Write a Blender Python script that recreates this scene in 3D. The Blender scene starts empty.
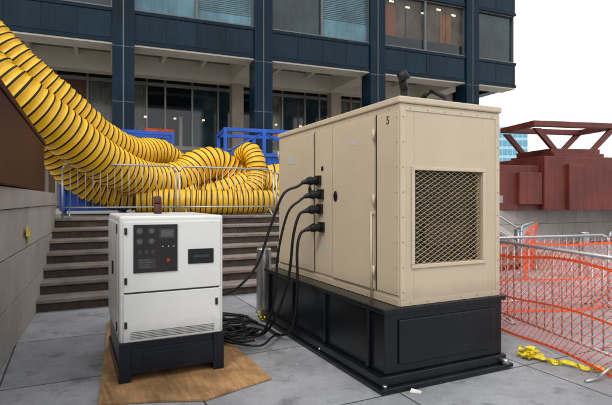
import bpy, math, random
from mathutils import Vector, Matrix
random.seed(4)
S=bpy.context.scene
GA=math.radians(26.05)      # street grid direction
BA=math.radians(22.0)       # office building direction
TZ=1.25                     # terrace level

# ------------------------------------------------------------------ materials
def mat(name,col,rough=0.6,metal=0.0,var=0.25,scale=3.0,bump=0.0,bscale=40.0,streak=0.0,speck=0.0,emit=0.0,spec=0.5,coat=0.0,pv=0.0,dirtz=None):
    m=bpy.data.materials.new(name); m.use_nodes=True
    nt=m.node_tree; N=nt.nodes; L=nt.links
    b=N['Principled BSDF']
    b.inputs['Roughness'].default_value=rough; b.inputs['Metallic'].default_value=metal
    b.inputs['Specular IOR Level'].default_value=spec
    b.inputs['Coat Weight'].default_value=coat
    tc=N.new('ShaderNodeTexCoord')
    base=N.new('ShaderNodeRGB'); base.outputs[0].default_value=(*col,1)
    cur=base.outputs[0]
    def mul(cur,facsock,lo,fmin=.3,fmax=.7):
        mr=N.new('ShaderNodeMapRange'); mr.inputs['From Min'].default_value=fmin; mr.inputs['From Max'].default_value=fmax
        mr.inputs['To Min'].default_value=lo; mr.inputs['To Max'].default_value=1.0
        L.new(facsock,mr.inputs['Value'])
        mx=N.new('ShaderNodeVectorMath'); mx.operation='SCALE'
        L.new(cur,mx.inputs[0]); L.new(mr.outputs[0],mx.inputs['Scale'])
        return mx.outputs[0]
    if var>0:
        n=N.new('ShaderNodeTexNoise'); n.inputs['Scale'].default_value=scale; n.inputs['Detail'].default_value=4; n.inputs['Roughness'].default_value=0.65
        L.new(tc.outputs['Object'],n.inputs['Vector']); cur=mul(cur,n.outputs['Fac'],1-var)
    if streak>0:
        mp=N.new('ShaderNodeMapping'); mp.inputs['Scale'].default_value=(9,9,0.6)
        L.new(tc.outputs['Object'],mp.inputs['Vector'])
        n=N.new('ShaderNodeTexNoise'); n.inputs['Scale'].default_value=1.0; n.inputs['Detail'].default_value=3
        L.new(mp.outputs[0],n.inputs['Vector']); cur=mul(cur,n.outputs['Fac'],1-streak,.25,.55)
    if speck>0:
        n=N.new('ShaderNodeTexNoise'); n.inputs['Scale'].default_value=90; n.inputs['Detail'].default_value=1
        L.new(tc.outputs['Object'],n.inputs['Vector']); cur=mul(cur,n.outputs['Fac'],1-speck)
    if dirtz:   # road grime: darker towards the lower edge, broken up by noise
        sx=N.new('ShaderNodeSeparateXYZ'); L.new(tc.outputs['Object'],sx.inputs[0])
        n=N.new('ShaderNodeTexNoise'); n.inputs['Scale'].default_value=7; n.inputs['Detail'].default_value=4
        L.new(tc.outputs['Object'],n.inputs['Vector'])
        ma=N.new('ShaderNodeMath'); ma.operation='MULTIPLY_ADD'; ma.inputs[1].default_value=-dirtz[1]*1.6; L.new(n.outputs['Fac'],ma.inputs[0]); L.new(sx.outputs['Z'],ma.inputs[2])
        cur=mul(cur,ma.outputs[0],dirtz[2],dirtz[0]-dirtz[1]*.8,dirtz[0]+dirtz[1]*.6)
    if pv>0:
        gi=N.new('ShaderNodeNewGeometry'); cur=mul(cur,gi.outputs['Random Per Island'],1-pv,0,1)
    L.new(cur,b.inputs['Base Color'])
    if emit>0:
        L.new(cur,b.inputs['Emission Color']); b.inputs['Emission Strength'].default_value=emit
    if bump>0:
        n=N.new('ShaderNodeTexNoise'); n.inputs['Scale'].default_value=bscale; n.inputs['Detail'].default_value=3
        L.new(tc.outputs['Object'],n.inputs['Vector'])
        bp=N.new('ShaderNodeBump'); bp.inputs['Strength'].default_value=bump; bp.inputs['Distance'].default_value=0.01
        L.new(n.outputs['Fac'],bp.inputs['Height']); L.new(bp.outputs[0],b.inputs['Normal'])
    return m

M={}
M['beige']=mat('beige_paint',(.57,.465,.33),.42,0,.12,1.1,.18,3.5,dirtz=(.74,.10,.80))
M['beige2']=mat('beige_paint_door',(.59,.485,.345),.36,0,.10,1.4,.18,3,dirtz=(.74,.10,.82))
M['rivet']=mat('painted_rivet',(.33,.26,.18),.5,0,.2,9)
M['black']=mat('black_paint',(.007,.009,.012),.26,0,.5,3,.12,7,spec=.4)
M['seam']=mat('dark_seam',(.02,.018,.015),.8,0,0)
M['white']=mat('white_paint',(.80,.80,.77),.34,0,.09,2.0,.06,5,dirtz=(.40,.09,.72))
M['navyblk']=mat('base_paint',(.005,.010,.020),.3,0,.5,5,.08,9,spec=.35)
M['rubber']=mat('black_rubber',(.010,.010,.011),.5,0,.3,6,spec=.35)
M['steel']=mat('brushed_steel',(.50,.51,.52),.28,.9,.25,8)
M['galv']=mat('galvanised_steel',(.50,.52,.54),.42,.6,.25,9)
M['granite']=mat('granite_pink',(.50,.435,.385),.7,0,.22,1.3,.25,60,speck=.40,streak=.10,pv=.14)
M['granite2']=mat('granite_pink_b',(.54,.475,.425),.7,0,.22,1.5,.25,60,speck=.40,streak=.10,pv=.14)
M['granitedk']=mat('granite_joint',(.10,.09,.08),.9,0,.2,3)
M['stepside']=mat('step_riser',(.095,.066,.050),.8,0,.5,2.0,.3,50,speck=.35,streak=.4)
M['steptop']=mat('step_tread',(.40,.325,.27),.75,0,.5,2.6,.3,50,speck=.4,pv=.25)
M['terr']=mat('terrace_stone',(.36,.34,.31),.75,0,.25,1.0,.2,40,speck=.2)
M['maroon']=mat('maroon_steel',(.17,.030,.020),.5,0,.45,1.2,.15,12,streak=.35)
M['maroondk']=mat('maroon_dark',(.060,.010,.008),.55,0,.5,1.0,.1,12,spec=.3)
M['yellow']=mat('duct_yellow',(.93,.52,.007),.42,0,.22,2.5,.3,9)
M['ductblk']=mat('duct_black_wire',(.012,.010,.008),.5,0,.2,8,spec=.3)
M['blue']=mat('blue_paint',(.008,.11,.62),.4,0,.35,3,.05,20)
M['navy']=mat('navy_cladding',(.0025,.020,.038),.25,0,.5,.6,.02,3,streak=.3,spec=.17)
M['navy2']=mat('navy_cladding_b',(.003,.027,.050),.2,0,.5,.7,.02,3,streak=.35,spec=.22,pv=.4)
M['cream']=mat('cream_soffit',(.80,.74,.63),.7,0,.12,.7)
M['ceil']=mat('grey_ceiling',(.22,.20,.18),.8,0,.25,.6)
M['mull']=mat('mullion_metal',(.14,.15,.15),.4,.4,.2,2)
M['lmull']=mat('lobby_mullion_metal',(.40,.39,.36),.4,.4,.2,2)
M['glassd']=mat('dark_glass',(.008,.017,.022),.05,0,.6,.25,spec=.6)
M['glassl']=mat('window_glass_light',(.14,.31,.38),.08,0,.7,.35,spec=.5,streak=.25)
M['glassm']=mat('window_glass_mid',(.025,.055,.068),.05,0,.75,.45,spec=.6,streak=.3)
M['lobbyg']=mat('lobby_glass_reflect_pale',(.28,.29,.25),.12,0,.8,.8,spec=.6,streak=.5)  # bright street reflection painted into the lobby pane colour
M['lobbyb']=mat('lobby_glass_reflect_teal',(.04,.09,.10),.08,0,.7,.8,spec=.7,streak=.4)  # teal reflection painted into the lobby pane colour
M['bronze']=mat('lobby_bronze',(.20,.09,.04),.35,.1,.5,.8,streak=.3)
M['stonel']=mat('lobby_stone',(.44,.37,.28),.6,0,.3,.6)
M['orange_lit']=mat('lobby_lamp_orange',(1.0,.16,.03),.6,0,.6,1.6,emit=.3)
M['warm_lit']=mat('ceiling_lamp_warm',(1.0,.78,.45),.6,0,0,emit=1.6)
M['office']=mat('office_interior',(.11,.085,.06),.4,0,.75,.7,spec=.5)
M['orange']=mat('orange_plastic',(.92,.11,.02),.5,0,.12,5)
M['ytape']=mat('caution_tape_yellow',(.88,.70,.02),.4,0,.25,12)
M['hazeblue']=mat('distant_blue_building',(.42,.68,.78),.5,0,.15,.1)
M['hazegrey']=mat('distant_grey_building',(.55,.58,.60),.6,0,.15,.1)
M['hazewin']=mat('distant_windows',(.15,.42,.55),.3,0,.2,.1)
M['label']=mat('label_white',(.5,.5,.48),.5,0,.1,9)
M['labelr']=mat('label_red',(.42,.015,.012),.5,0,.1,9)
M['gauge']=mat('gauge_grey',(.035,.035,.035),.35,0,.3,9)
M['gface']=mat('gauge_face',(.10,.10,.10),.3,0,.3,9)
M['pglass']=mat('control_window_glass',(.014,.009,.009),.06,0,.6,4,spec=.6)
M['rust']=mat('rusty_pipe',(.14,.045,.03),.7,.2,.5,12,.3,60)
M['rad']=mat('radiator_core',(.075,.055,.035),.6,.3,.5,4,.3,60)
M['grille']=mat('grille_metal',(.50,.40,.24),.4,.2,.25,9)
M['hose']=mat('pale_litter',(.7,.68,.62),.6,0,.1,9)

def ply():
    m=bpy.data.materials.new('plywood'); m.use_nodes=True; N=m.node_tree.nodes; L=m.node_tree.links
    b=N['Principled BSDF']; b.inputs['Roughness'].default_value=.75; b.inputs['Specular IOR Level'].default_value=.3
    tc=N.new('ShaderNodeTexCoord'); mp=N.new('ShaderNodeMapping'); mp.inputs['Scale'].default_value=(7,1.0,1)
    L.new(tc.outputs['Object'],mp.inputs[0])
    n=N.new('ShaderNodeTexNoise'); n.inputs['Scale'].default_value=2.5; n.inputs['Detail'].default_value=6; n.inputs['Distortion'].default_value=1.2
    L.new(mp.outputs[0],n.inputs['Vector'])
    r=N.new('ShaderNodeValToRGB'); r.color_ramp.elements[0].position=.3; r.color_ramp.elements[0].color=(.35,.18,.07,1)
    r.color_ramp.elements[1].position=.72; r.color_ramp.elements[1].color=(.55,.33,.15,1)
    L.new(n.outputs['Fac'],r.inputs[0])
    n2=N.new('ShaderNodeTexNoise'); n2.inputs['Scale'].default_value=2.8; n2.inputs['Detail'].default_value=6
    L.new(tc.outputs['Object'],n2.inputs['Vector'])
    mr=N.new('ShaderNodeMapRange'); mr.inputs['From Min'].default_value=.38; mr.inputs['From Max'].default_value=.55; mr.inputs['To Min'].default_value=.6; mr.inputs['To Max'].default_value=1
    L.new(n2.outputs['Fac'],mr.inputs[0])
    v=N.new('ShaderNodeVectorMath'); v.operation='SCALE'; L.new(r.outputs[0],v.inputs[0]); L.new(mr.outputs[0],v.inputs['Scale'])
    L.new(v.outputs[0],b.inputs['Base Color'])
    return m
M['ply']=ply()

def pave():
    m=bpy.data.materials.new('concrete_paving'); m.use_nodes=True; N=m.node_tree.nodes; L=m.node_tree.links
    b=N['Principled BSDF']
    tc=N.new('ShaderNodeTexCoord'); mp=N.new('ShaderNodeMapping'); mp.inputs['Rotation'].default_value=(0,0,-GA); mp.inputs['Location'].default_value=(.55,-.25,0)
    L.new(tc.outputs['Object'],mp.inputs[0])
    br=N.new('ShaderNodeTexBrick'); br.offset=0; br.inputs['Scale'].default_value=1
    br.inputs['Brick Width'].default_value=1.5; br.inputs['Row Height'].default_value=1.5
    br.inputs['Mortar Size'].default_value=.010; br.inputs['Mortar Smooth'].default_value=.3
    br.inputs['Color1'].default_value=(.34,.35,.37,1); br.inputs['Color2'].default_value=(.44,.445,.46,1); br.inputs['Mortar'].default_value=(.07,.07,.07,1)
    L.new(mp.outputs[0],br.inputs['Vector'])
    cur=br.outputs['Color']
    for sc,lo,a,c,dt in ((.9,.70,.38,.6,5),(110,.74,.38,.62,2),(2.3,.62,.36,.44,6),(9,.80,.30,.48,4),(30,.60,.24,.33,2)):
        n=N.new('ShaderNodeTexNoise'); n.inputs['Scale'].default_value=sc; n.inputs['Detail'].default_value=dt; n.inputs['Roughness'].default_value=.65
        L.new(tc.outputs['Object'],n.inputs['Vector'])
        mr=N.new('ShaderNodeMapRange'); mr.inputs['From Min'].default_value=a; mr.inputs['From Max'].default_value=c; mr.inputs['To Min'].default_value=lo
        L.new(n.outputs['Fac'],mr.inputs[0])
        v=N.new('ShaderNodeVectorMath'); v.operation='SCALE'; L.new(cur,v.inputs[0]); L.new(mr.outputs[0],v.inputs['Scale']); cur=v.outputs[0]
    L.new(cur,b.inputs['Base Color']); b.inputs['Roughness'].default_value=.65
    n=N.new('ShaderNodeTexNoise'); n.inputs['Scale'].default_value=70; n.inputs['Detail'].default_value=3
    L.new(tc.outputs['Object'],n.inputs['Vector'])
    bp=N.new('ShaderNodeBump'); bp.inputs['Strength'].default_value=.25; bp.inputs['Distance'].default_value=.01
    L.new(n.outputs['Fac'],bp.inputs['Height']); L.new(bp.outputs[0],b.inputs['Normal'])
    return m
M['pave']=pave()

# ------------------------------------------------------------------ mesh tools
def root(name,s=0,t=0,ang=GA,z=0):
    e=bpy.data.objects.new(name,None); S.collection.objects.link(e)
    e.location=(s*math.cos(ang)-t*math.sin(ang), s*math.sin(ang)+t*math.cos(ang), z)
    e.rotation_euler=(0,0,ang); e.empty_display_size=.2
    e['o']=(s,t,z); return e
def root0(name,x,y,z,ang):
    e=bpy.data.objects.new(name,None); S.collection.objects.link(e); e.location=(x,y,z); e.rotation_euler=(0,0,ang); e['o']=(0,0,0); return e

class MB:
    def __init__(s): s.v=[];s.f=[];s.m=[];s.sm=[]
    def face(s,idx,m,sm=False): s.f.append(idx);s.m.append(m);s.sm.append(sm)
    def box(s,x0,x1,y0,y1,z0,z1,m=0):
        n=len(s.v)
        s.v+=[(x0,y0,z0),(x1,y0,z0),(x1,y1,z0),(x0,y1,z0),(x0,y0,z1),(x1,y0,z1),(x1,y1,z1),(x0,y1,z1)]
        for q in ((0,3,2,1),(4,5,6,7),(0,1,5,4),(1,2,6,5),(2,3,7,6),(3,0,4,7)): s.face([n+i for i in q],m)
    def poly(s,pts,m=0):
        n=len(s.v); s.v+=[tuple(p) for p in pts]; s.face(list(range(n,n+len(pts))),m)
    def prism(s,pts,d,m=0):
        n=len(s.v);k=len(pts);d=Vector(d)
        s.v+=[tuple(p) for p in pts]+[tuple(Vector(p)+d) for p in pts]
        s.face(list(range(n,n+k))[::-1],m); s.face(list(range(n+k,n+2*k)),m)
        for i in range(k): j=(i+1)%k; s.face([n+i,n+j,n+k+j,n+k+i],m)
    def cyl(s,p,q,r,m=0,n=12,r2=None,caps=True):
        p=Vector(p);q=Vector(q);d=(q-p).normalized(); r2=r if r2 is None else r2
        a=d.orthogonal().normalized(); b=d.cross(a); k=len(s.v)
        for (c,rr) in ((p,r),(q,r2)):
            for i in range(n):
                t=2*math.pi*i/n; s.v.append(tuple(c+rr*(a*math.cos(t)+b*math.sin(t))))
        for i in range(n):
            j=(i+1)%n; s.face([k+i,k+j,k+n+j,k+n+i],m,True)
        if caps:
            s.face([k+i for i in range(n)][::-1],m); s.face([k+n+i for i in range(n)],m)
    def path(s,pts,r,m=0,n=8):
        for a,b in zip(pts[:-1],pts[1:]): s.cyl(a,b,r,m,n)
        for p in pts[1:-1]: s.ball(p,r,m)
    def ball(s,c,r,m=0,nu=8,nv=5,sq=(1,1,1)):
        k=len(s.v)
        for i in range(nv+1):
            ph=math.pi*i/nv
            for j in range(nu):
                th=2*math.pi*j/nu
                s.v.append((c[0]+sq[0]*r*math.sin(ph)*math.cos(th),c[1]+sq[1]*r*math.sin(ph)*math.sin(th),c[2]+sq[2]*r*math.cos(ph)))
        for i in range(nv):
            for j in range(nu):
                j2=(j+1)%nu; s.face([k+i*nu+j,k+(i+1)*nu+j,k+(i+1)*nu+j2,k+i*nu+j2],m,True)
    def done(s,name,mats,parent=None,bevel=0,seg=2):
        o=(0,0,0) if parent is None else parent['o']
        me=bpy.data.meshes.new(name)
        me.from_pydata([(v[0]-o[0],v[1]-o[1],v[2]-o[2]) for v in s.v],[],s.f)
        for mm in mats: me.materials.append(M[mm])
        for p,mi,sm in zip(me.polygons,s.m,s.sm): p.material_index=mi; p.use_smooth=sm
        me.update()
        ob=bpy.data.objects.new(name,me); S.collection.objects.link(ob)
        if parent: ob.parent=parent
        if bevel:
            b=ob.modifiers.new('bevel','BEVEL'); b.width=bevel; b.segments=seg; b.limit_method='ANGLE'; b.angle_limit=math.radians(40)
        return ob

def catmull(P,per=12):
    P=[Vector(p) for p in P]; P=[P[0]*2-P[1]]+P+[P[-1]*2-P[-2]]; out=[]
    for i in range(1,len(P)-2):
        a,b,c,d=P[i-1:i+3]
        for k in range(per):
            t=k/per
            out.append(.5*((2*b)+(c-a)*t+(2*a-5*b+4*c-d)*t*t+(3*b-a-3*c+d)*t**3))
    out.append(P[-2]); return out

def resample(C,step):
    out=[C[0]]; acc=0
    for a,b in zip(C[:-1],C[1:]):
        d=(b-a).length
        if d<1e-9: continue
        pos=step-acc
        while pos<=d:
            out.append(a.lerp(b,pos/d)); pos+=step
        acc=d-(pos-step)
    return out

def tube(name,pts,r,m,parent=None,per=14):
    C=catmull(pts,per)
    cu=bpy.data.curves.new(name,'CURVE'); cu.dimensions='3D'; cu.bevel_depth=r; cu.bevel_resolution=3; cu.use_fill_caps=True
    sp=cu.splines.new('POLY'); sp.points.add(len(C)-1)
    o=(0,0,0) if parent is None else parent['o']
    for p,c in zip(sp.points,C): p.co=(c[0]-o[0],c[1]-o[1],c[2]-o[2],1)
    cu.materials.append(M[m]); ob=bpy.data.objects.new(name,cu); S.collection.objects.link(ob)
    sp.use_smooth=True
    if parent: ob.parent=parent
    return ob

def duct(name,pts,R,period=.15,n=40,seed=0):
    """corrugated flexible duct: black wire ribs with yellow fabric sagging between them"""
    rnd=random.Random(seed)
    C=catmull(pts,40); NR=9
    step=period/NR; P=resample(C,step)
    v=[];f=[];mi=[]
    T=[(P[min(i+4,len(P)-1)]-P[max(i-4,0)]).normalized() for i in range(len(P))]
    a=T[0].orthogonal().normalized()
    prof=[.99,1.006,.99,.965,.945,.935,.935,.945,.965]
    tilt=[rnd.uniform(-1,1) for _ in range(len(P)//NR+3)]
    ra=[1+rnd.uniform(-.025,.025) for _ in range(len(P)//NR+3)]
    ph=rnd.uniform(0,6)
    for i,p in enumerate(P):
        a=(a-T[i]*a.dot(T[i])).normalized(); b=T[i].cross(a)
        k=i//NR; fr=(i%NR)/NR
        tl=(tilt[k]*(1-fr)+tilt[k+1]*fr); rk=ra[k]*(1-fr)+ra[k+1]*fr
        for j in range(n):
            th=2*math.pi*j/n
            wob=0
            if 2<i%NR: wob=.013*math.sin(3*th+k*1.7+ph)+.011*math.sin(7*th+k*2.9)
            rr=R*prof[i%NR]*rk*(1+wob)
            q=rr*(a*math.cos(th)+b*math.sin(th)); q.z*=.95
            v.append(tuple(p+q+T[i]*(tl*.02*math.sin(th+k*.35+ph))))
    for i in range(len(P)-1):
        for j in range(n):
            j2=(j+1)%n
            f.append([i*n+j,i*n+j2,(i+1)*n+j2,(i+1)*n+j]); mi.append(1 if i%NR in (0,1) else 0)
    me=bpy.data.meshes.new(name); me.from_pydata(v,[],f)
    me.materials.append(M['yellow']); me.materials.append(M['ductblk'])
    for p,m_ in zip(me.polygons,mi): p.material_index=m_; p.use_smooth=True
    me.update(); ob=bpy.data.objects.new(name,me); S.collection.objects.link(ob)
    return ob

def diamonds(name,fn,L,H,cw,ch,th,m,parent=None):
    v={};V=[];F=[]
    nx=int(L/(cw/2)); nz=int(H/(ch/2)); o=(0,0,0) if parent is None else parent['o']
    def g(i,j):
        if (i,j) not in v:
            p=fn(i*cw/2,j*ch/2); v[(i,j)]=len(V); V.append((p[0]-o[0],p[1]-o[1],p[2]-o[2]))
        return v[(i,j)]
    for i in range(1,nx):
        for j in range(1,nz):
            if (i+j)%2: F.append([g(i-1,j),g(i,j-1),g(i+1,j),g(i,j+1)])
    me=bpy.data.meshes.new(name); me.from_pydata(V,[],F); me.materials.append(M[m])
    ob=bpy.data.objects.new(name,me); S.collection.objects.link(ob)
    w=ob.modifiers.new('w','WIREFRAME'); w.thickness=th; w.use_boundary=True; w.use_even_offset=False
    if parent: ob.parent=parent
    return ob

# ------------------------------------------------------------------ ground
g=MB(); g.poly([(-900,-900,0),(900,-900,0),(900,900,0),(-900,900,0)]); g.done('ground',['pave'])

# ------------------------------------------------------------------ stairs and terrace
ST0,ST1,SL,SR=7.77,10.37,-.62,9.5; NS=7; RZ=TZ/NS; TR=(ST1-ST0)/(NS-1)
r=root('stone_stairs',SL,ST0)
mb=MB(); tb=MB()
for i in range(NS):
    y0=ST0+i*TR; z1=(i+1)*RZ
    y1=ST0+(i+1)*TR if i<NS-1 else ST1+.35
    mb.box(SL,SR,y0+.035,y1+.05,max(0.0,i*RZ-.02),z1-.055,0)
    x=SL
    while x<SR-.01:
        x2=min(SR,x+1.9+.13*((i*7)%5)); tb.box(x+.003,x2-.003,y0,y1+.02,z1-.055,z1,0); x=x2
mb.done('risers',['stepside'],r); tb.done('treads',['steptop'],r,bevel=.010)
r=root('terrace',9,20)
mb=MB(); mb.box(-30,9.5,ST1+.36,40,.2,TZ-.004,0); mb.box(9.51,60,12.1,40,.2,TZ-.006,0); mb.box(-30,-1.05,-2,ST1+.36,.2,TZ-.005,0)
mb.done('terrace_slab',['terr'],r)

def blockwall(name,p0,ang,L,H,depth,rows,bl,cop,mats=('granite','granite2','granitedk'),z0=0):
    e=root0(name,p0[0],p0[1],0,ang)
    mb=MB(); hh=(H-cop)/rows
    mb.box(.02,L-.02,.02,depth-.02,z0,H-.03,2)
    for k in range(rows):
        x=-(bl/2 if k%2 else 0)
        while x<L:
            a,b=max(0,x),min(L,x+bl)
            if b-a>.05: mb.box(a+.006,b-.006,0,depth,z0+k*hh+.006,z0+(k+1)*hh-.006,random.randint(0,1))
            x+=bl
    x=0
    while x<L-.02:
        b=min(L,x+bl*1.25); mb.box(x+.004,b-.004,-.035,depth+.035,H-cop+.002,H,random.randint(0,1)); x=b
    mb.done('granite_blocks',mats,e,bevel=.006)
    return e
c,s_=math.cos(GA),math.sin(GA)
def W(s,t): return (s*c-t*s_, s*s_+t*c)
p0=W(-1.05,-2.0); p1=W(-.27,10.6)
dv=Vector((p1[0]-p0[0],p1[1]-p0[1])); an=math.atan2(dv.y,dv.x)
blockwall('granite_side_wall',p0,an,dv.length,1.73,.5,3,1.3,.22)
p=W(9.9,11.8); blockwall('granite_retaining_wall',p,GA,30,1.75,.45,2,1.6,.25)
r=root('stair_cheek_wall',9.52,7.7)
mb=MB()
mb.prism([(9.52,7.45,0),(9.52,12.2,0),(9.52,12.2,1.75),(9.52,10.6,1.75),(9.52,7.8,.42),(9.52,7.45,.42)],(.38,0,0),0)
mb.done('cheek',['granite'],r,bevel=.01)
r=root('stair_handrail',9.25,8)
mb=MB()
for zz in (.0,.35):
    mb.path([(9.25,7.5,.6+zz-.1),(9.25,7.8,.6+zz),(9.25,10.5,1.9+zz),(9.25,11.0,1.9+zz)],.022,0)
for t in (7.8,9.1,10.5):
    z=.95+(t-7.8)*.48; mb.cyl((9.25,t,max(0,z-1.05)),(9.25,t,z),.022,0)
mb.done('rails',['steel'],r)

# ------------------------------------------------------------------ maroon steel structures
r=root('maroon_steel_planter',-1,7)
mb=MB()
mb.prism([(-.62,1.0,1.74),(-.40,9.2,1.74),(-3.5,9.2,1.74),(-3.5,1.0,1.74)],(0,0,.78),0)
mb.box(-3.5,-.42,9.21,9.5,TZ,2.2,0)
mb.done('body',['maroondk'],r,bevel=.01)
mb=MB(); mb.prism([(-.60,1.0,2.523),(-.38,9.25,2.523),(-3.5,9.25,2.523),(-3.5,1.0,2.523)],(0,0,.06),0)
mb.done('rim',['maroondk'],r,bevel=.01)

e=root0('maroon_steel_sculpture',9.65,17,TZ,math.radians(12))
mb=MB()
mb.box(-3.4,-1.6,0,2.6,0,1.55,0); mb.box(-1.59,1.15,-.25,2.6,0,1.86,0); mb.box(1.16,6.5,0,2.6,0,1.68,0)
mb.box(-2.5,-1.61,-.18,-.01,.2,1.3,0)
mb.box(-.75,.55,-.42,-.26,0,1.6,0)
mb.box(-1.1,.95,-.1,2.3,1.865,1.99,0)
y0,y1=.2,1.9; zb=2.0; zt=2.88
mb.box(-1.05,.95,y0-.12,y1+.12,2.0,2.17,0)
for y in (y0,y1):
    mb.prism([(-1.0,y-.07,2.175),(-.76,y-.07,2.175),(-1.42,y-.07,zt),(-1.70,y-.07,zt)],(0,.14,0),0)
    mb.prism([(.66,y-.07,2.175),(.90,y-.07,2.175),(1.72,y-.07,zt+.05),(1.44,y-.07,zt+.05)],(0,.14,0),0)
mb.box(-1.75,1.80,y0-.12,y0+.12,zt+.055,zt+.25,0); mb.box(-1.75,1.80,y1-.12,y1+.12,zt+.055,zt+.25,0)
mb.box(-1.75,-1.5,y0+.125,y1-.125,zt+.055,zt+.248,0); mb.box(1.54,1.80,y0+.125,y1-.125,zt+.055,zt+.248,0)
mb.done('steel_body',['maroon'],e,bevel=.015)

# ------------------------------------------------------------------ office building
B=root('office_building',8,20,BA)
T0=20.0; PX=[-22.18,-16.53,-10.88,-5.23,.42,6.07,11.72,17.37]; XE=20.35
SOF=7.7; F1,F2=9.05,11.6
cl=MB(); gl=MB()
for x in PX:
    cl.box(x-.4,x+.4,T0-.12,T0+.75,TZ,24,0)
    for z in (3.2,5.4,7.55): cl.box(x-.405,x+.405,T0-.125,T0+.2,z,z+.018,2)
    cl.box(x-.02,x+.02,T0-.124,T0-.121,TZ,24,2)
bands=[(SOF,F1),(F2,F2+1.35),(F2+1.35+2.55,F2+1.35+2.55+1.35),(19.4,24)]
for (a,b) in bands:
    cl.box(-30,XE,T0,T0+.6,a,b,0)
    cl.box(-30,XE+.03,T0-.05,T0-.001,b-.16,b-.005,0)
    cl.box(-30,XE+.03,T0-.05,T0-.001,a+.005,a+.14,0)
    cl.box(-30,XE+.03,T0-.058,T0-.051,b-.03,b-.006,2)
    for p in PX:
        for k in range(4):
            xa=p+.42+ (5.65-.84)*k/4; xb=p+.42+(5.65-.84)*(k+1)/4
            if xb<XE+.3: cl.box(xa+.012,min(xb,XE)-.012,T0-.022,T0-.002,a+.165,b-.185,1)
wins=[(F1,F2),(F2+1.35,F2+1.35+2.55),(18.2,19.4)]
for wi,(a,b) in enumerate(wins):
    for pi,p in enumerate(PX):
        x0=p+.4; x1=min(p+5.25,XE-.05)
        halves=[(x0,(x0+x1)/2),((x0+x1)/2,x1)] if x1-x0>3 else [(x0,x1)]
        for hi,(u0,u1) in enumerate(halves):
            key=(pi,hi,wi)
            lite={(4,0,0):3,(4,1,0):3,(5,0,0):2,(5,1,0):3,(6,0,0):4,(6,1,0):4,(7,0,0):2}.get(key,random.choice([0,2,3]))
            gl.box(u0+.06,u1-.06,T0+.18,T0+.2,a+.07,b-.07,{0:0,2:1,3:2,4:4}[lite])  # pane colours differ to paint in reflections; light panes also carry blind slats
            cl.box(u0,u0+.055,T0+.05,T0+.25,a,b,2); cl.box(u1-.055,u1,T0+.05,T0+.25,a,b,2)
            cl.box(u0+.056,u1-.056,T0+.05,T0+.25,a,a+.06,2); cl.box(u0+.056,u1-.056,T0+.05,T0+.25,b-.06,b,2)
            if lite==3:
                rb=random.Random(pi*7+hi); nb=rb.choice([14,19,24])
                for q in range(nb):
                    zz=b-.10-q*.085
                    gl.box(u0+.1,u1-.1,T0+.172,T0+.178,zz-.03,zz,1)
            if lite==4:
                rb=random.Random(pi*5+hi)
                gl.box(u0+.07,u1-.07,T0+.172,T0+.178,a+.08,a+.55,0)
                gl.box(u0+.07+(.9 if hi else 0),u0+.75+(.9 if hi else 0),T0+.170,T0+.1715,a+.56,b-.5,5)
                gl.box(u0+1.3,u0+1.36,T0+.170,T0+.1715,a+.56,b-.1,0)
        if pi==6 and wi==0:
            for q in range(5):
                xx=x0+.4+q*.93; zz=b-.35-.16*(q%3); gl.box(xx,xx+.24,T0+.16,T0+.169,zz,zz+.08,6)
cl.box(XE-.6,XE,T0+.601,T0+14,SOF,24,0)
cl.box(-30,XE-.61,T0+.601,T0+14,F1+.1,24,0)
cl.done('cladding',['navy','navy2','mull','warm_lit'],B)
gl.done('windows',['glassd','glassm','glassl','stonel','office','bronze','warm_lit'],B)
sf=MB(); BT=T0+6.5
sf.box(-30,XE,T0+.02,T0+.95,SOF-.07,SOF-.004,0)
sf.box(-30,XE-.62,T0+.9,BT+1,8.55,8.75,1)
sf.box(-30,XE-.62,T0+4.4,T0+5.1,SOF-.06,8.54,0)
for x in PX: sf.box(x-.45,x+.45,T0+.96,T0+4.39,SOF-.05,8.54,0)
for x in PX:
    for k in range(1,3): sf.box(x+k*1.88-.08,x+k*1.88+.08,T0+.97,T0+4.38,8.25,8.53,0)
    for k in range(3): sf.cyl((x+k*1.88+.94,T0+2.6,8.50),(x+k*1.88+.94,T0+2.6,8.545),.11,2,12)
sf.done('soffit',['cream','ceil','warm_lit'],B)
lb=MB()
lb.box(-30,XE-.7,BT+.15,BT+.3,TZ,8.54,0)
x=-30; rr=random.Random(9)
while x<XE-2:
    wdt=rr.choice([.7,1.41,1.41,.94])
    lb.box(x+.04,x+wdt-.04,BT+.06,BT+.1,TZ+.05,4.3,rr.choice([1,7,6,4,6,7,2]))
    lb.box(x+.04,x+wdt-.04,BT+.06,BT+.1,4.5,7.6,rr.choice([1,6,6,7,1,7,4]))
    for q in range(2):
        xx=x+.08+rr.random()*(wdt-.3); zz=1.5+rr.random()*4.5
        lb.box(xx,xx+.04+.15*rr.random(),BT+.045,BT+.055,zz,min(zz+.5+rr.random()*2.2,7.5),rr.choice([1,2,6,3,4]))  # random strips of varied brightness, painted reflections on the lobby glass
    lb.box(x-.045,x+.045,BT-.05,BT+.14,TZ,8.5,3); x+=wdt
lb.box(-30,XE-.7,BT-.02,BT+.13,4.3,4.5,3); lb.box(-30,XE-.7,BT-.02,BT+.13,7.62,7.8,3)
for (xa,xb) in ((1.6,3.1),(8.4,9.2)):
    lb.box(xa,xb,BT-.1,BT-.06,5.15,5.36,5)
for x in PX:
    for k in range(3): lb.cyl((x+1.2+k*1.5,BT-.2,5.9),(x+1.2+k*1.5,BT-.2,5.97),.07,8,10)
for x in PX: lb.box(x-.3,x+.3,T0+4.45,T0+5.05,TZ,SOF-.065,2)
lb.done('lobby_wall',['seam','glassd','stonel','lmull','bronze','orange_lit','lobbyg','lobbyb','warm_lit'],B)

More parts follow.
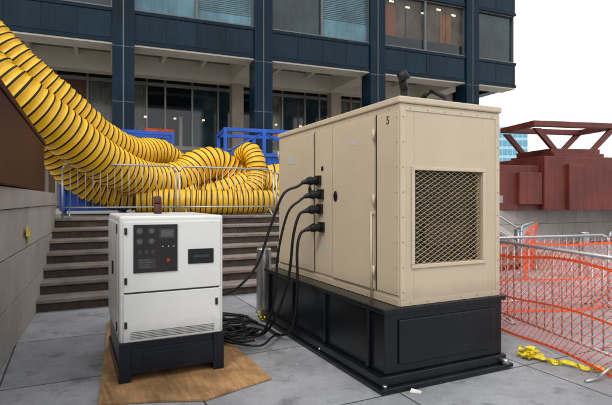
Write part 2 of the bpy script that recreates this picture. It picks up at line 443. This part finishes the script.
# ------------------------------------------------------------------ distant buildings
def far_b(name,x0,x1,y,h,m,rows,cols):
    e=root0(name,x0,y,0,0)
    mb=MB(); w=x1-x0; mb.box(0,w,0,15,0,h,0)
    for i in range(rows):
        for j in range(cols):
            mb.box(w*(j+.12)/cols,w*(j+.88)/cols,-.1,-.02,h*(i+.2)/rows,h*(i+.8)/rows,1)
    mb.box(-.3,w+.3,-.3,15.2,h+.02,h+.5,0)
    mb.done('body',[m,'hazewin'],e)
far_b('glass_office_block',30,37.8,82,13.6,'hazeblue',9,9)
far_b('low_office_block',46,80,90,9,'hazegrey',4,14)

# ------------------------------------------------------------------ ducts (yellow flexible)
A=[(-6.9,7.9,5.45),(-6.35,8.2,4.55),(-5.42,8.5,3.66),(-4.75,9.3,2.96),(-4.25,10.3,2.38),(-3.72,11.3,2.06),(-3.2,12.0,2.12),(-2.78,12.5,2.48),(-2.40,12.9,2.55),(-1.85,13.3,2.15),(-1.15,13.7,1.95),(-.3,13.9,1.9)]
duct('yellow_flexible_duct',A,.47,.15,seed=1)
Bp=[(-7.3,8.8,6.25),(-6.6,9.2,5.25),(-5.85,9.6,4.36),(-5.2,10.2,3.66),(-4.75,11.0,3.06),(-4.35,12.0,2.78),(-3.95,12.9,2.83),(-3.6,13.5,2.5),(-3.0,14.1,2.15),(-2.0,14.6,1.95),(-1.0,14.7,2.3),(-.2,14.9,2.2)]
duct('yellow_flexible_duct.001',Bp,.43,.14,seed=2)
Cp=[(-6.3,9.6,4.1),(-5.75,9.9,3.3),(-5.35,10.4,2.6),(-5.05,10.9,2.05),(-4.5,11.3,1.78),(-3.6,11.7,1.70),(-2.8,12.1,1.70)]
duct('yellow_flexible_duct.002',Cp,.40,.14,seed=3)
Dp=[(-3.9,11.05,1.60),(-2.9,11.3,1.57),(-2.1,11.5,1.55),(-1.4,11.7,1.56),(-.8,11.95,1.56),(-.2,12.3,1.58),(.3,12.6,1.6)]
duct('yellow_flexible_duct.003',Dp,.31,.12,seed=4)
Ep=[(-1.75,13.2,2.8),(-1.5,12.9,2.9),(-1.33,12.7,2.6),(-1.30,12.6,2.2),(-1.45,12.4,1.85),(-1.95,12.3,1.7)]
duct('yellow_flexible_duct.004',Ep,.27,.11,seed=5)
Fp=[(-3.3,12.6,1.72),(-2.5,12.4,1.72),(-1.9,12.5,1.9),(-1.2,12.9,2.1),(-.5,13.2,1.9),(.3,13.6,1.7)]
duct('yellow_flexible_duct.005',Fp,.34,.12,seed=6)

# ------------------------------------------------------------------ blue equipment
e=root0('blue_equipment_frame',-2.45,14.6,TZ,GA*.7)
mb=MB()
LX,LY,LZ=3.6,1.5,2.5
for x in (0,LX/3,2*LX/3,LX):
    for y in (0,LY): mb.box(x-.055,x+.055,y-.055,y+.055,0,LZ,0)
for z in (.15,1.1,1.75,LZ):
    for y in (0,LY): mb.box(-.06,LX+.06,y-.045,y+.045,z-.055,z+.055,0)
    for x in (0,LX): mb.box(x-.045,x+.045,.05,LY-.05,z-.05,z+.05,0)
mb.cyl((0,0,1.8),(LX/3,0,LZ-.05),.03,0,6); mb.cyl((LX/3,0,LZ-.05),(2*LX/3,0,1.8),.03,0,6); mb.cyl((2*LX/3,0,1.8),(LX,0,LZ-.05),.03,0,6)
mb.box(.06,LX/3-.06,.03,.05,.2,1.7,0)
mb.box(LX/3+.06,2*LX/3-.06,.03,.05,.2,1.7,0)
mb.box(2*LX/3+.06,LX-.06,.03,.05,.2,1.1,0)
for k in range(14): mb.box(.15+k*.165,.19+k*.165,.0,.029,.2,1.68,0)
mb.done('frame',['blue'],e,bevel=.008)
e=root0('blue_equipment_case',-5.62,10.95,TZ,GA)
mb=MB()
mb.box(0,1.5,0,.9,.1,.86,0); mb.box(-.04,1.54,-.04,.94,.862,.92,0)
for k in range(6): mb.box(.1+k*.25,.14+k*.25,-.035,-.003,.12,.85,0)
for x in (.05,1.35): mb.box(x,x+.1,.05,.85,0,.098,0)
mb.box(1.75,3.3,.1,1.0,.0,.62,0); mb.box(1.71,3.34,.06,1.04,.622,.67,0)
for k in range(6): mb.box(1.85+k*.25,1.89+k*.25,.065,.098,.02,.6,0)
mb.done('case',['blue'],e,bevel=.015)
e=root0('blue_equipment_frame.001',-5.2,13.6,TZ,GA)
mb=MB()
for x in (0,1.4):
    for y in (0,.8): mb.box(x-.05,x+.05,y-.05,y+.05,0,2.3,0)
for z in (.3,1.3,2.3):
    mb.box(-.05,1.45,-.04,.04,z-.05,z+.05,0); mb.box(-.05,1.45,.76,.84,z-.05,z+.05,0)
mb.box(.06,1.34,-.02,.0,.36,1.24,0)
mb.done('frame',['blue'],e,bevel=.008)

# ------------------------------------------------------------------ barricades
def barricade(name,p,q,z0=0,sp=.13,H=1.08,mesh=False,seed=0,foot=True,cell=.105):
    p=Vector(p);q=Vector(q); L=(q-p).length; an=math.atan2(q.y-p.y,q.x-p.x)
    e=root0(name,p.x,p.y,z0,an)
    mb=MB()
    fr=[(0,0,.0),(0,0,H-.12),(.035,0,H-.035),(.12,0,H),(L-.12,0,H),(L-.035,0,H-.035),(L,0,H-.12),(L,0,0)]
    mb.path(fr,.019,0,10)
    mb.cyl((0,0,.2),(L,0,.2),.016,0)
    n=int(L/sp)
    for i in range(1,n): mb.cyl((L*i/n,0,.2),(L*i/n,0,H),.0075,0,6)
    if foot:
        for x in (.12,L-.12):
            mb.path([(x,-.32,.012),(x,-.2,.03),(x,0,.16),(x,.2,.03),(x,.32,.012)],.014,0)
    mb.done('steel_frame',['galv'],e)
    if mesh:
        rd=random.Random(seed); a1,a2=rd.uniform(0,6),rd.uniform(0,6)
        def fn(x,z):
            return (x-.02+.012*math.sin(z*9+a1), -.03-.035*abs(math.sin(x*2.3+a1))*(.3+z)+.02*math.sin(z*7+x*3+a2), .05+z*(1+.03*math.sin(x*1.7+a2))-.05*math.sin(x*1.5+a1)**2)
        diamonds('orange_safety_mesh',fn,L+.04,1.0,cell,cell*.9,.0085,'orange',e)
        mb=MB()
        for (z,h) in ((.98,.028),(.06,.028),(.50,.02)):
            for i in range(24):
                a=fn(L*i/24,z-.06); b=fn(L*(i+1)/24,z-.06)
                mb.prism([(a[0],a[1]-.004,a[2]),(b[0],b[1]-.004,b[2]),(b[0],b[1]-.004,b[2]+h),(a[0],a[1]-.004,a[2]+h)],(0,.003,0),0)
        mb.done('mesh_selvedge',['orange'],e)
barricade('steel_barricade',(2.38,6.25),(2.78,4.15),mesh=True,seed=1,cell=.085)
barricade('steel_barricade.001',(2.5,6.55),(4.5,7.15),mesh=True,seed=2)
barricade('steel_barricade.002',(5.1,8.1),(7.2,8.4),mesh=False,seed=3,cell=.13)
barricade('steel_barricade.003',(4.3,9.6),(5.4,11.4),mesh=True,seed=5,cell=.13)
x=-.15
k=4
while x<7:
    a=W(x,10.62); b=W(x+2.2,10.62); barricade('steel_barricade.%03d'%k,a,b,z0=TZ); x+=2.28; k+=1

# ------------------------------------------------------------------ bollards
def bollard(name,x,y,h=.92,r_=.105):
    mb=MB(); n=28; prof=[(r_*1.12,0),(r_*1.12,.03),(r_,.035),(r_,h-.09),(r_*.93,h-.088),(r_*.93,h-.075),(r_,h-.073),(r_,h-.02),(r_*.9,h-.004),(r_*.3,h)]
    for (ra,za),(rb,zb) in zip(prof[:-1],prof[1:]):
        k0=len(mb.v)
        for (rr,zz) in ((ra,za),(rb,zb)):
            for i in range(n): th=2*math.pi*i/n; mb.v.append((x+rr*math.cos(th),y+rr*math.sin(th),zz))
        for i in range(n): j=(i+1)%n; mb.face([k0+i,k0+j,k0+n+j,k0+n+i],0,True)
    mb.poly([(x+r_*.3*math.cos(2*math.pi*i/n),y+r_*.3*math.sin(2*math.pi*i/n),h) for i in range(n)],0)
    mb.done(name,['steel'])
bollard('steel_bollard',-.60,6.85)
bollard('steel_bollard.001',5.95,10.3)
bollard('steel_bollard.002',5.0,11.3)

# ------------------------------------------------------------------ big beige generator
G=root('beige_generator',2.52,3.33)
s0,s1,t0,t1,z0,z1=2.52,3.69,3.33,5.98,.69,2.49
mb=MB()
mb.box(s0,s1,t0+.085,t1,z0,z1-.06,0)
gx0,gx1,gz0,gz1=2.67,3.47,1.04,1.86
mb.box(s0,gx0,t0,t0+.084,z0,z1-.06,0); mb.box(gx1,s1,t0,t0+.084,z0,z1-.06,0)
mb.box(gx0+.0005,gx1-.0005,t0,t0+.084,z0,gz0,0); mb.box(gx0+.0005,gx1-.0005,t0,t0+.084,gz1,z1-.06,0)
mb.done('enclosure',['beige'],G,bevel=.004)
mb=MB()
mb.box(s0-.018,s1+.018,t0-.018,t1+.018,z1-.058,z1,0)
mb.done('roof_cap',['beige2'],G,bevel=.012)
mb=MB()
mb.box(gx0,gx1,t0+.0815,t0+.0845,gz0,gz1,0)
for i in range(22):
    zz=gz0+.02+i*.037; mb.box(gx0,gx1,t0+.066,t0+.0812,zz,zz+.008,0)
mb.box(gx0+.15,gx1-.2,t0+.04,t0+.06,gz0+.15,gz0+.35,0)
mb.done('radiator',['rad'],G)
mb=MB()
w=.032
mb.box(gx0-w,gx1+w,t0-.014,t0-.001,gz1,gz1+w,0); mb.box(gx0-w,gx1+w,t0-.014,t0-.001,gz0-w,gz0,0)
mb.box(gx0-w,gx0,t0-.014,t0-.001,gz0+.001,gz1-.001,0); mb.box(gx1,gx1+w,t0-.014,t0-.001,gz0+.001,gz1-.001,0)
mb.done('grille_trim',['beige2'],G,bevel=.004)
diamonds('expanded_metal_grille',lambda x,z:(gx0-.002+x,t0+.008,gz0-.004+z),.81,.835,.078,.043,.0085,'grille',G)
mb=MB()
mb.box(s0+.002,s0+.055,t0-.006,t0-.001,z0+.052,z1-.085,0); mb.box(s1-.055,s1-.002,t0-.006,t0-.001,z0+.052,z1-.085,0)
mb.box(s0+.002,s1-.002,t0-.006,t0-.001,z0+.0,z0+.05,0)
mb.box(s0+.056,s1-.056,t0-.006,t0-.001,z1-.12,z1-.085,0)
mb.done('front_trim',['beige2'],G,bevel=.002)
mb=MB()
doors=[(3.70,4.47),(4.93,5.92)]
for a,b in doors: mb.box(s0-.022,s0-.002,a,b,z0+.09,z1-.12,0)
mb.box(s0-.010,s0-.002,4.50,4.90,z0+.09,z1-.12,0)
mb.box(s0-.010,s0-.002,t0+.01,3.66,z0+.09,z1-.12,0)
mb.box(s0-.014,s0-.002,t0,t1,z0,z0+.06,0)
mb.done('side_doors',['beige2'],G,bevel=.006)
mb=MB()
for a in (3.68,4.485,4.915): mb.box(s0-.0045,s0-.0005,a-.007,a+.007,z0+.08,z1-.11,0)
mb.done('door_gaps',['seam'],G)
mb=MB()
for k in range(8):
    zz=z0+.12+k*.215
    mb.ball((s0+.028,t0-.007,zz),.006,0,8,4); mb.ball((s1-.028,t0-.007,zz),.006,0,8,4)
    mb.ball((s0-.011,3.36,zz),.006,0,8,4)
for k in range(6):
    x=s0+.1+k*.194; mb.ball((x,t0-.007,z0+.025),.006,0,8,4); mb.ball((x,t0-.007,z1-.10),.006,0,8,4)
for k in range(8):
    y=t0+.16+k*.33; mb.ball((s0-.015,y,z0+.03),.006,0,8,4); mb.ball((s0-.001,y,z1-.09),.006,0,8,4)
mb.done('rivets',['rivet'],G)
mb=MB()
for a in (3.685,5.93):
    for zz in (.95,1.60,2.20): mb.cyl((s0-.03,a,zz-.05),(s0-.03,a,zz+.05),.012,0,10)
mb.cyl((s0-.045,3.70,.66),(s0-.045,3.70,1.50),.010,0,10)
mb.box(s0-.05,s0-.02,3.685,3.715,1.47,1.49,0)
mb.done('hinges',['beige2'],G)
mb=MB()
for (y,z) in ((4.40,1.64),(5.0,1.72)):
    mb.ball((s0-.026,y,z),.05,0,16,8,(.25,.8,1.15))
mb.ball((s0-.012,4.72,1.95),.03,0,12,6,(.25,1,1))
mb.done('latches',['black'],G)
mb=MB()
mb.box(s0-.0245,s0-.0225,5.45,5.62,2.05,2.14,0); mb.box(s0-.0125,s0-.0105,4.60,4.68,1.06,1.14,0)
mb.box(s0-.0245,s0-.0225,4.02,4.10,2.14,2.19,0)
mb.done('labels',['label'],G)
mb=MB()
IN=[(4.80,1.82),(4.74,1.665),(4.76,1.50),(4.72,1.30)]
for y,z in IN:
    mb.box(s0-.04,s0-.011,y-.06,y+.06,z-.055,z+.055,0)
    mb.cyl((s0-.04,y,z),(s0-.15,y+.01,z-.01),.042,0,16); mb.cyl((s0-.15,y+.01,z-.01),(s0-.22,y+.015,z-.03),.034,0,16,.018)
    mb.cyl((s0-.10,y+.006,z-.005),(s0-.125,y+.008,z-.008),.05,0,16)
mb.done('power_inlets',['rubber'],G,bevel=.003)
tx=bpy.data.curves.new('unit_number','FONT'); tx.body='5'; tx.size=.10; tx.extrude=.001; tx.materials.append(M['seam'])
o=bpy.data.objects.new('unit_number',tx); S.collection.objects.link(o); o.parent=G; o.rotation_euler=(math.pi/2,0,-math.pi/2); o.location=(-.013,.185,2.27)
mb=MB()
mb.box(2.36,3.72,3.33,6.02,.13,.65,0)
mb.box(2.33,3.75,3.30,6.05,.645,.688,0)
for y in (3.55,4.35,5.15,5.9): mb.box(2.325,2.359,y-.02,y+.02,.14,.64,0)
mb.box(2.27,3.78,3.24,6.12,.012,.05,0)
mb.box(2.30,3.74,3.29,6.08,.05,.128,0)
mb.box(2.50,3.60,3.312,3.329,.2,.58,0)
mb.done('fuel_tank_skid',['black'],G,bevel=.008)
mb=MB()
for x in (2.32,3.68): mb.cyl((x,3.27,.05),(x,3.27,.075),.02,0,6)
mb.cyl((2.31,4.4,.05),(2.31,4.4,.075),.02,0,6); mb.cyl((3.66,3.30,.09),(3.66,3.20,.09),.02,0,10)
mb.done('bolts',['steel'],G)
mb=MB()
mb.path([(3.43,4.45,z1),(3.43,4.45,z1+.36)],.045,0,14)
mb.cyl((3.43,4.45,z1+.36),(3.38,4.43,z1+.50),.045,0,14); mb.ball((3.43,4.45,z1+.36),.045,0,12,8)
mb.cyl((3.40,4.40,z1+.47),(3.36,4.42,z1+.56),.065,0,14,.06)
mb.cyl((3.25,4.9,z1+.17),(3.75,4.05,z1+.15),.06,0,14)
mb.path([(3.55,4.3,z1+.25),(3.60,4.2,z1+.33),(3.62,4.0,z1+.22),(3.62,3.95,z1)],.025,0,10)
mb.cyl((2.9,5.3,z1+.0),(2.9,5.3,z1+.16),.035,0,12)
mb.done('exhaust_pipe',['rubber'],G)

# ------------------------------------------------------------------ small white generator
K=root('white_generator',.362,4.40)
a0,a1,b0,b1,c0,c1=.372,1.284,4.40,5.62,.36,1.46
mb=MB(); mb.box(a0,a1,b0,b1,c0,c1,0); mb.done('canopy',['white'],K,bevel=.022,seg=3)
mb=MB()
mb.box(a0+.03,a1-.03,b0-.010,b0-.001,.80,c1-.05,0)
mb.box(a0+.03,a1-.03,b0-.010,b0-.001,c0+.012,.785,0)
mb.box(a0-.010,a0-.001,b0+.05,b0+.60,c0+.08,c1-.06,0); mb.box(a0-.010,a0-.001,b0+.62,b1-.05,c0+.08,c1-.06,0)
mb.done('panels',['white'],K,bevel=.005)
mb=MB()
mb.box(a0+.04,a1-.04,b0-.004,b0-.0005,.783,.802,0)
for k in range(5):
    zz=.395+k*.014; mb.box(a0+.09,a1-.09,b0-.0125,b0-.0102,zz,zz+.004,0)
mb.done('seams',['gauge'],K)
mb=MB()
mb.box(.485,.86,b0-.020,b0-.0105,.965,1.385,0)
mb.box(.955,1.19,b0-.018,b0-.0105,1.02,1.155,1)
mb.done('control_window',['pglass','black'],K,bevel=.010,seg=3)
mb=MB()
for i in range(2):
    for j in range(2):
        x=.535+i*.10; z=1.33-j*.09; mb.cyl((x,b0-.0202,z),(x,b0-.0225,z),.030,0,18); mb.cyl((x,b0-.0226,z),(x,b0-.0232,z),.021,3,16)
mb.box(.70,.835,b0-.022,b0-.0205,1.26,1.35,0); mb.box(.715,.82,b0-.0232,b0-.0222,1.275,1.335,3)
for i in range(3): mb.box(.52+i*.055,.555+i*.055,b0-.0225,b0-.0205,1.13,1.165,0)
mb.box(.52,.67,b0-.022,b0-.0205,1.00,1.09,0)
for j in range(4): mb.box(.53,.64-.02*(j%2),b0-.0227,b0-.0221,1.012+j*.02,1.019+j*.02,3)
mb.cyl((.775,b0-.0205,1.07),(.775,b0-.034,1.07),.016,2,18)
for (x,z) in ((.73,1.19),(.78,1.19),(.825,1.19)): mb.cyl((x,b0-.0205,z),(x,b0-.023,z),.006,1,8)
mb.box(1.0,1.15,b0-.0195,b0-.0182,1.075,1.10,0)
mb.done('controls',['gauge','label','labelr','gface'],K)
mb=MB()
for z in (.90,1.33,.52): mb.box(a0+.040,a0+.062,b0-.022,b0-.0105,z-.028,z+.028,0)
mb.box(a1-.078,a1-.055,b0-.02,b0-.0105,.63,.69,0)
mb.box(a0-.022,a0-.0105,b0+.5,b0+.56,.9,1.02,0)
for z in (.5,1.35): mb.box(a0-.02,a0-.0105,b0+.06,b0+.09,z-.04,z+.04,0)
mb.done('latches',['seam'],K)
mb=MB()
mb.box(a0+.01,a1-.01,b0+.015,b1-.01,.13,c0-.001,0)
for x in (a0-.005,a1-.095):
    mb.box(x,x+.1,b0-.012,b0+.012,.03,c0+.005,0)
    mb.box(x,x+.1,b0+.013,b1+.0,.03,.128,0)
mb.box(a0+.096,a1-.096,b0,b0+.014,.09,.30,0)
mb.box(a0+.2,a1-.2,b0-.006,b0-.0005,.13,.26,0)
mb.done('skid_base',['navyblk'],K,bevel=.008)
mb=MB()
mb.cyl((.80,5.1,c1),(.80,5.1,c1+.10),.04,0,16); mb.cyl((.80,5.1,c1+.10),(.80,5.12,c1+.17),.04,0,16)
mb.done('exhaust_stub',['rust'],K)
r=root('plywood_sheet',.9,4.9)
mb=MB()
mb.prism([(.19,4.06,.004),(.60,3.93,.004),(.95,3.78,.004),(1.60,3.98,.004),(1.60,5.48,.004),(.60,6.8,.004),(.44,6.8,.004)],(0,0,.018),0)
mb.done('sheet',['ply'],r,bevel=.002)

# ------------------------------------------------------------------ cables
R=root('power_cable',2.0,5.0)
def inl(i): y,z=IN[i]; return [(s0-.2,y+.014,z-.025),(s0-.27,y+.02,z-.07)]
tube('cable_1',inl(0)+[(2.10,4.87,1.66),(1.98,4.95,1.30),(1.86,5.02,.90),(1.66,5.05,.66),(1.45,5.06,.58),(1.27,5.05,.64)],.015,'rubber',R)
tube('cable_2',inl(1)+[(2.13,4.82,1.45),(2.06,4.92,1.0),(2.05,5.0,.5),(1.98,5.15,.10),(1.85,5.32,.03),(1.65,5.40,.03),(1.45,5.2,.03),(1.36,5.1,.1),(1.29,5.0,.3)],.014,'rubber',R)
tube('cable_3',inl(2)+[(2.20,4.82,1.2),(2.19,4.92,.75),(2.10,5.05,.3),(2.0,5.25,.04),(1.85,5.5,.03),(1.62,5.75,.03),(1.55,6.1,.03),(1.75,6.35,.04),(2.05,6.15,.05),(2.1,5.7,.06)],.016,'rubber',R)
tube('cable_4',inl(3)+[(2.21,4.74,1.05),(2.23,4.78,.6),(2.22,4.88,.2),(2.17,5.12,.04),(2.14,5.6,.04),(1.95,6.05,.04),(1.55,6.1,.04),(1.38,5.6,.03),(1.5,5.35,.03)],.016,'rubber',R)
rd=random.Random(21)
for k in range(6):
    cx,cy=1.80+rd.uniform(-.22,.22),5.75+rd.uniform(-.4,.4); ra=rd.uniform(.12,.34); P=[]; ph=rd.uniform(0,6); n=rd.choice([8,11,14]); ex=rd.uniform(.9,1.7)
    for i in range(n):
        th=ph+i*.8; q=ra*(1+rd.uniform(-.32,.32))
        P.append((max(1.36,min(2.2,cx+q*math.cos(th)+.02*i)),cy+ex*q*math.sin(th)-.03*i,.022+.010*k+.03*rd.random()*(i%2)))
    tube('cable_coil_%d'%(k+1),P,rd.choice([.012,.015,.010]),'rubber',R)
tube('cable_5',[(1.78,7.9,1.45),(1.74,7.6,1.0),(1.62,7.3,.55),(1.55,6.8,.05),(1.7,6.3,.03),(1.9,6.0,.03)],.012,'rubber',R)
tube('cable_6',[(1.27,5.3,.55),(1.40,5.4,.35),(1.52,5.6,.06),(1.7,5.9,.03),(1.95,5.9,.03)],.014,'rubber',R)
tube('cable_7',[(1.29,4.75,.25),(1.40,4.9,.12),(1.62,5.3,.03),(1.9,5.65,.03),(2.15,6.2,.03)],.012,'rubber',R)

# ------------------------------------------------------------------ caution tape and litter
def tape(name,pts,w=.07,m='ytape'):
    C=catmull(pts,8); mb=MB(); k=0
    for i,p in enumerate(C):
        t=(C[min(i+1,len(C)-1)]-C[max(i-1,0)]); t.z=0
        if t.length<1e-6: t=Vector((1,0,0))
        t.normalize(); n=Vector((-t.y,t.x,0)); ang=1.3*math.sin(i*.45+k)
        n=n*math.cos(ang)+Vector((0,0,1))*math.sin(ang)*.8
        a=p-n*w/2; b=p+n*w/2; lo=min(a.z,b.z)
        if lo<.008: a.z+=.008-lo; b.z+=.008-lo
        mb.v+= [tuple(a),tuple(b)]
    for i in range(len(C)-1): mb.face([2*i,2*i+1,2*i+3,2*i+2],0,True)
    return mb.done(name,[m])
for q,sd in enumerate((5,15)):
    rd=random.Random(sd)
    P=[(2.16+i*.06+rd.uniform(-.03,.03),4.90-q*.05-i*.045+rd.uniform(-.05,.05),rd.uniform(.015,.05)) for i in range(13)]
    tape('caution_tape'+('.001' if q else ''),P,.045)
rd=random.Random(77)
P=[(2.27+rd.uniform(-.12,.12),4.85+rd.uniform(-.09,.09),rd.uniform(.02,.10)) for i in range(16)]
tape('caution_tape.002',P,.045)
rd=random.Random(6)
P=[(-.55+rd.uniform(-.12,.12),6.45+rd.uniform(-.15,.15),rd.uniform(.02,.1)) for i in range(11)]
tape('caution_tape.003',P,.045)
mb=MB(); e=root('caution_tape.004',-.50,6.9)
mb.prism([(-.475,6.62,1.17),(-.475,6.85,1.14),(-.475,7.0,1.24),(-.475,6.8,1.23),(-.475,6.72,1.30)],(-.004,0,0),0)
mb.prism([(-.470,6.80,1.16),(-.468,6.95,1.05),(-.468,7.02,1.20)],(.004,0,0),0)
mb.done('scrap',['ytape'],e)
mb=MB(); rd=random.Random(8)
for i in range(30):
    x=rd.uniform(-.4,3.2); y=rd.uniform(3.9,7)
    a=rd.uniform(0,6); w=rd.uniform(.006,.02)
    mb.prism([(x,y,.004),(x+w*math.cos(a),y+w*math.sin(a),.004),(x+w*math.cos(a+1.2),y+w*math.sin(a+1.2),.006)],(0,0,.004),0)
mb.prism([(.86,3.98,.004),(.95,3.955,.004),(.96,3.99,.006),(.88,4.01,.02)],(0,0,.01),0)
mb.done('pavement_litter',['hose'])

# ------------------------------------------------------------------ world, sun, camera
w=bpy.data.worlds.new('World'); S.world=w; w.use_nodes=True; N=w.node_tree.nodes; L=w.node_tree.links
bg=N['Background']; sky=N.new('ShaderNodeTexSky'); sky.sky_type='NISHITA'; sky.sun_disc=False
sky.sun_elevation=math.radians(50); sky.sun_rotation=math.radians(205); sky.dust_density=4
mx=N.new('ShaderNodeMix'); mx.data_type='RGBA'; mx.inputs['Factor'].default_value=.86
mx.inputs['B'].default_value=(10.3,10.5,10.8,1)      # even overcast cloud layer over the clear sky
L.new(sky.outputs[0],mx.inputs['A'])
L.new(mx.outputs['Result'],bg.inputs['Color']); bg.inputs['Strength'].default_value=.135
sl=bpy.data.lights.new('sun','SUN'); sl.energy=1.4; sl.angle=math.radians(16); sl.color=(1,.97,.93)
so=bpy.data.objects.new('sun',sl); S.collection.objects.link(so)
d=Vector((.36,.78,-1.02)); so.rotation_euler=d.to_track_quat('-Z','Y').to_euler(); so.location=(-5,-9,12)
cam=bpy.data.cameras.new('camera'); co=bpy.data.objects.new('camera',cam); S.collection.objects.link(co)
co.location=(0,0,1.6); co.rotation_euler=(math.pi/2,0,0); cam.sensor_width=36; cam.lens=28.29; cam.shift_y=-.004; cam.clip_end=3000; cam.clip_start=.05
S.camera=co
S.view_settings.view_transform='Standard'; S.view_settings.look='None'; S.view_settings.exposure=0
